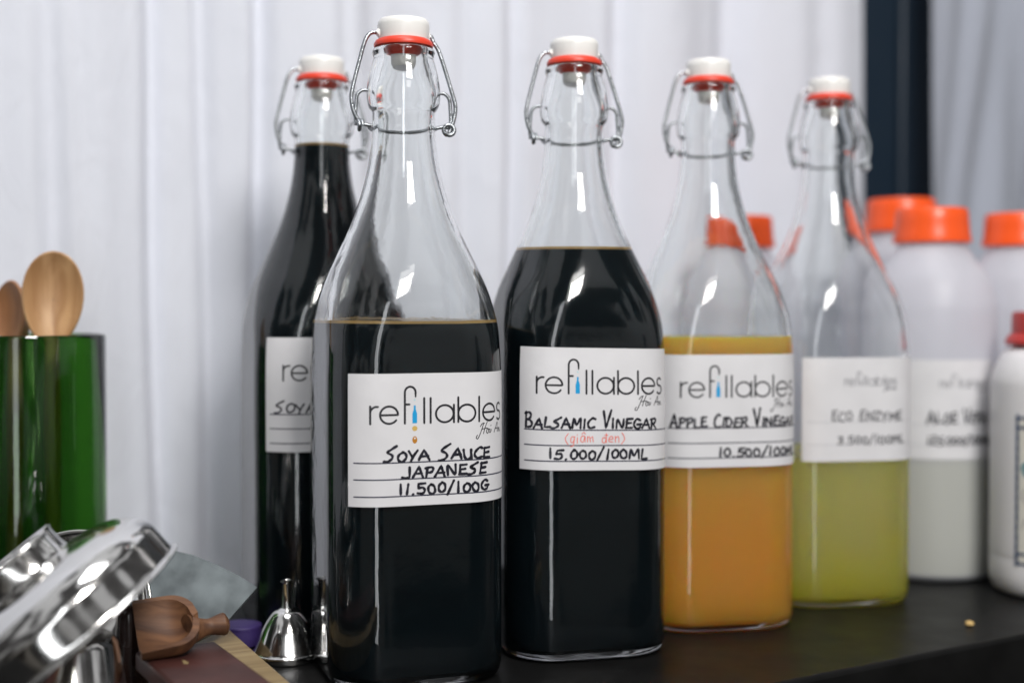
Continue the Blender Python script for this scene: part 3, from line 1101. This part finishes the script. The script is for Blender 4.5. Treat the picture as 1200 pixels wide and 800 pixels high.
def spoon(label, foot, neck, top, hw, m, depth_dir, tiltz=0.0):
    """bowl from neck to top (cm, world), handle from foot to neck"""
    foot, neck, top = Vector(foot), Vector(neck), Vector(top)
    root = thing('wooden_spoon', label, 'spoon', foot, 0, 'wooden spoons standing in the green tumbler')
    ax = (top - neck)
    ln = ax.length
    ax.normalize()
    fr = Vector(depth_dir)
    fr = (fr - ax * fr.dot(ax)).normalized()
    sd = ax.cross(fr)
    n = 40
    nr = 10

    def pt(t, a, front):
        # superellipse outline
        y = math.sin(a)
        x = math.cos(a)
        wx = hw * (1.0 + 0.10 * y) * t
        wy = ln / 2 * t
        dep = (1.0 - t ** 2.2)
        z = -0.78 * dep * (hw / 1.7) if front else -1.12 * dep ** 0.8 * (hw / 1.7) - 0.18 * (1 - t ** 8)
        return neck + ax * (ln / 2 + wy * y) + sd * (wx * x) + fr * z - foot

    mb = MB()
    rings = [[pt(max(0.02, k / nr), 2 * math.pi * i / n, True) for i in range(n)] for k in range(nr + 1)]
    rings = [[p for p in r] for r in rings]
    rim = [[pt(1.0, 2 * math.pi * i / n, True) - fr * 0.10 + (pt(1.0, 2 * math.pi * i / n, True) - (neck + ax * ln / 2 - foot)).normalized() * 0.10 for i in range(n)]]
    bk = [[pt(max(0.02, k / nr), 2 * math.pi * i / n, False) - fr * 0.16 for i in range(n)] for k in range(nr, -1, -1)]
    mb.rings(rings + rim + bk)
    mb.build('bowl', m, root, 50)
    mb = MB()
    hpts = [foot + (neck + ax * 0.5 - foot) * k / 12 - foot - fr * 0.5 * (k / 12) for k in range(13)]
    mb.tube(hpts, [0.42 + 0.04 * math.sin(k) for k in range(13)], 14)
    mb.build('handle', m, root, 50)
    return root


a0 = at(62, 400, 71)
spoon('pale wooden spoon with its hollow facing front, taller one in the green tumbler', (GX + 1.2, GD + 1.0, 1.6), at(60, 404, 71.2), at(64, 296, 71.6), 1.50, M['spoon_a'], (0.28, -1, 0.1))
spoon('darker reddish wooden spoon at the left edge, shorter one in the green tumbler', (GX - 0.8, GD + 0.5, 1.6), at(8, 414, 73.5), at(10, 330, 74), 1.35, M['spoon_b'], (-0.7, -1, 0.1))

# ------------------------------------------------------------------ the pile at lower left


def frame(axis):
    z = Vector(axis).normalized()
    y = Vector((0, -1, 0.15))
    y = (y - z * y.dot(z)).normalized()
    return Matrix((y.cross(z), y, z)).transposed()


def place(o, loc, axis):
    m = frame(axis).to_4x4()
    m.translation = Vector(loc) * CM
    o.matrix_world = m
    o.rotation_mode = 'XYZ'


# wide canning funnel: z axis points out of the spout, mouth at z=0
fn = thing('steel_funnel', 'large polished steel funnel lying tilted with its short spout up, lower left corner', 'funnel')
mb = MB()
pf = [(5.42, 0.0), (5.46, 0.06), (5.34, 0.12), (5.22, 0.2), (5.2, 0.5), (5.2, 1.25), (5.17, 1.5), (5.04, 1.82), (4.72, 2.24), (4.12, 2.64), (3.4, 2.9), (2.75, 3.02), (2.35, 3.06), (2.19, 3.12)]
mb.lathe(cr(pf, 4) + [(2.08, 3.04), (2.7, 2.93), (3.35, 2.8), (4.05, 2.54), (4.63, 2.15), (4.94, 1.75), (5.08, 1.2), (5.1, 0.2), (5.36, 0.0)], 96)
mb.build('cone', M['steel'], fn, 50)
mb = MB()
mb.lathe(cr([(2.19, 3.02), (2.12, 3.2), (2.08, 3.5), (2.06, 4.0), (2.10, 4.12)], 4) + [(2.14, 4.18), (2.08, 4.22), (2.0, 4.16), (1.97, 4.0), (2.0, 3.4), (2.06, 3.06)], 72)
mb.build('spout', M['steel'], fn, 50)
fc = at(74, 731, 55)
ax = Vector((-0.62, -0.13, 0.77)).normalized()
place(fn, Vector(fc) - ax * 0.6, ax)

# steel bowl behind it
bw = thing('steel_bowl', 'shallow round steel bowl propped up behind the tilted funnel', 'bowl')
mb = MB()
mb.lathe(cr([(0.02, 1.5), (1.8, 1.42), (3.1, 1.0), (3.8, 0.45), (4.05, 0.1), (4.26, 0.04), (4.32, 0.14)], 4) + [(4.22, 0.2), (4.1, 0.22), (3.72, 0.6), (3.05, 1.14), (1.8, 1.56), (0.02, 1.64)], 96)
mb.build('bowl_wall', M['steel'], bw, 60)
place(bw, at(80, 716, 62.8), (0.05, 0.93, -0.33))
bw.scale = (0.9, 0.9, 0.9)

# steel cup standing mouth down under the funnel
cu = thing('steel_cup', 'small tapered steel cup standing upside down under the funnel', 'cup', (at(72, 0, 56).x, 56.0, 0))
cu.scale = (1, 1, 0.8)
mb = MB()
mb.lathe([(2.72, 0.04), (2.84, 0.06), (2.86, 0.16), (2.76, 0.26), (2.2, 4.2), (2.0, 4.5), (0.02, 4.55), (0.02, 4.4), (1.95, 4.3), (2.1, 4.1), (2.66, 0.2)], 72)
mb.build('cup_wall', M['steel'], cu, 50)

# pale board and dark red block
bd = Vector((0.44, -0.898, 0))
ba = math.atan2(bd.y, bd.x)
o_ = Vector((-14.5, 67.2, 0))
brd = thing('wooden_board', 'pale worn wooden board lying flat under the dark red block', 'board', (o_.x, o_.y, 0.03), ba)
mb = MB()
mb.box(0, 22, -3.6, 0, 0, 1.28)
mb.build('board', M['board'], brd, bevel=0.1)
o2 = Vector((-13.75, 60.9, 0))
blk = thing('wooden_block', 'dark red-brown wooden block lying on the pale board', 'block', (o2.x, o2.y, 1.33), math.atan2(-0.87, 0.5))
mb = MB()
mb.box(0, 15, -3.7, 0, 0, 0.92)
mb.build('block', M['block'], blk, bevel=0.18)
mb = MB()
mb.add([(2.6, -2.3, 0.932), (3.3, -2.42, 0.932), (3.45, -2.3, 0.932), (3.2, -2.16, 0.932), (2.75, -2.2, 0.932)], [(0, 1, 2, 3, 4)])
mb.build('chip', M['board'], blk)

# wooden scoop resting on the block
sc = thing('wooden_scoop', 'small carved wooden scoop with a knob handle lying on the dark red block', 'scoop', at(196, 734, 58.8), 0)
sa = Vector((-0.90, -0.33, -0.10)).normalized()                # towards the open mouth
sn = Vector((-0.25, -0.50, 0.80))
sn = (sn - sa * sn.dot(sa)).normalized()                        # out of the hollow
sb = sa.cross(sn).normalized()


def scoop_pt(t, q, inner):
    """t 0 at the back to 1 at the mouth, q -1..1 across"""
    a = -1.05 + 2.45 * t
    bw = 1.62 * math.sqrt(max(0.0, 1 - (1 - min(1, t / 0.42)) ** 2)) * (0.93 + 0.07 * t) + 0.02
    dep = 1.25 * math.sqrt(max(0.0, 1 - (1 - min(1, t / 0.5)) ** 2)) * (1 - 0.25 * t)
    th = 0.0 if inner else 0.26
    b = q * (bw + th)
    z = -(dep + th) * math.sqrt(max(0.0, 1 - q * q)) if not inner else -dep * (1 - abs(q) ** 2.2)
    a2 = a - (0.26 if not inner else 0.0) * (1 - t)
    return sa * a2 + sb * b + sn * (z + 0.25)


mb = MB()
nt_, nq = 20, 24
vi = [scoop_pt(i / nt_, -1 + 2 * k / nq, True) for i in range(nt_ + 1) for k in range(nq + 1)]
vo = [scoop_pt(i / nt_, -1 + 2 * k / nq, False) for i in range(nt_ + 1) for k in range(nq + 1)]
n = nq + 1
fi = [(i * n + k, i * n + k + 1, (i + 1) * n + k + 1, (i + 1) * n + k) for i in range(nt_) for k in range(nq)]
mb.add(vi + vo, fi + [tuple(q + len(vi) for q in f[::-1]) for f in fi])
rim = [k for k in range(n)] + [i * n + nq for i in range(1, nt_ + 1)] + [nt_ * n + k for k in range(nq - 1, -1, -1)] + [i * n for i in range(nt_ - 1, 0, -1)]
mb.f += [(rim[k], rim[(k + 1) % len(rim)], rim[(k + 1) % len(rim)] + len(vi), rim[k] + len(vi)) for k in range(len(rim))]
mb.m += [0] * len(rim)
mb.build('bowl', M['scoop'], sc, 50)
mb = MB()
hp = cr([-sa * 0.75 - sn * 0.5, -sa * 1.25 - sn * 0.6 + sb * 0.12, -sa * 1.75 - sn * 0.66 + sb * 0.2, -sa * 2.15 - sn * 0.68 + sb * 0.24, -sa * 2.5 - sn * 0.7 + sb * 0.27, -sa * 2.68 - sn * 0.7 + sb * 0.28], 5)
rad = cr([(0.75,), (0.52,), (0.38,), (0.46,), (0.50,), (0.2,)], 5)
mb.tube(hp, [r[0] for r in rad], 20)
mb.build('handle', M['scoop'], sc, 60)

# dark rounded handle between the cup and the scoop
dk = thing('dark_pestle', 'dark brown glossy rounded handle standing between the steel cup and the scoop', 'pestle', (at(157, 0, 60).x - 0.35, 60.2, 0))
dk.scale = (1, 1, 0.82)
mb = MB()
mb.lathe(cr([(0.02, 0.04), (0.75, 0.05), (0.82, 0.4), (0.72, 2.2), (0.62, 3.6), (0.60, 4.4), (0.5, 4.85), (0.28, 5.08), (0.02, 5.14)], 4), 40)
mb.build('shaft', M['dark_wood'], dk, 60)

# worn steel blade leaning behind the scoop
bl = thing('scraper_blade', 'worn grey steel scraper blade with a curved edge leaning behind the scoop', 'blade', at(230, 720, 64))
out = [(140, 735, 64.6), (150, 690, 65.6), (172, 652, 66.4), (195, 645, 66.6), (225, 652, 66.5), (252, 663, 66.2), (278, 676, 65.9), (300, 690, 65.6), (285, 707, 65.0), (270, 724, 64.4), (255, 741, 63.8), (220, 758, 63.4), (180, 770, 63.2)]
P0 = at(230, 720, 64)
pts = [at(*q) - P0 for q in out]
nrm = (pts[7] - pts[2]).cross(pts[10] - pts[2]).normalized()
if nrm.y > 0:
    nrm = -nrm
th = 0.07
mb = MB()
k = len(pts)
mb.add([p + nrm * th for p in pts] + [p - nrm * th for p in pts], [tuple(range(k))[::-1], tuple(range(k, 2 * k))] + [(i, (i + 1) % k, k + (i + 1) % k, k + i) for i in range(k)])
mb.build('sheet', M['dull_steel'], bl, 30)

# purple plastic lid
mb = MB()
mb.lathe(cr([(0.02, 0.03), (0.95, 0.03), (1.08, 0.2), (1.08, 0.85), (0.98, 1.1), (0.02, 1.15)], 4), 40)
pl = mb.build('purple_lid', M['purple'], None, 50, loc=(-14.2, 68.9, 0.02))
tag(pl, 'purple plastic lid standing in the shadow behind the blade', 'lid')

# small steel funnel standing mouth down
sf = thing('small_funnel', 'tiny steel funnel standing mouth down beside the soya bottle', 'funnel', ((335 - 600) / F * 66.3, 66.3, 0))
sf.scale = (0.98, 0.98, 0.85)
mb = MB()
mb.lathe(cr([(1.74, 0.05), (1.80, 0.08), (1.80, 0.42), (1.70, 0.52), (1.52, 1.0), (1.15, 2.0), (0.72, 2.72), (0.42, 2.92), (0.30, 3.0)], 4) + [(0.26, 2.9), (0.68, 2.6), (1.1, 1.9), (1.45, 0.95), (1.7, 0.1)], 64)
mb.build('cone', M['steel'], sf, 50)
mb = MB()
mb.lathe([(0.30, 2.95), (0.25, 3.4), (0.22, 4.45), (0.25, 4.5), (0.32, 4.55), (0.32, 4.62), (0.2, 4.66), (0.16, 4.6), (0.16, 3.3), (0.25, 2.9)], 32)
mb.build('spout', M['steel'], sf, 50)

# crumb on the table
cp = at(1139, 735, ZC * F / (735 - HOR))
mb = MB()
rnd = random.Random(2)
mb.rings([[(r * (1 + 0.25 * rnd.random()) * math.cos(a), r * (1 + 0.25 * rnd.random()) * math.sin(a), z) for a in [k * math.pi / 5 for k in range(10)]] for r, z in ((0.1, 0.01), (0.22, 0.1), (0.2, 0.22), (0.06, 0.3))], cap0=True, cap1=True)
cb = mb.build('crumb', M['crumb'], None, 30, loc=(cp.x, cp.y, 0.0))
tag(cb, 'tiny yellowish crumb lying on the black table near its front edge', 'crumb')
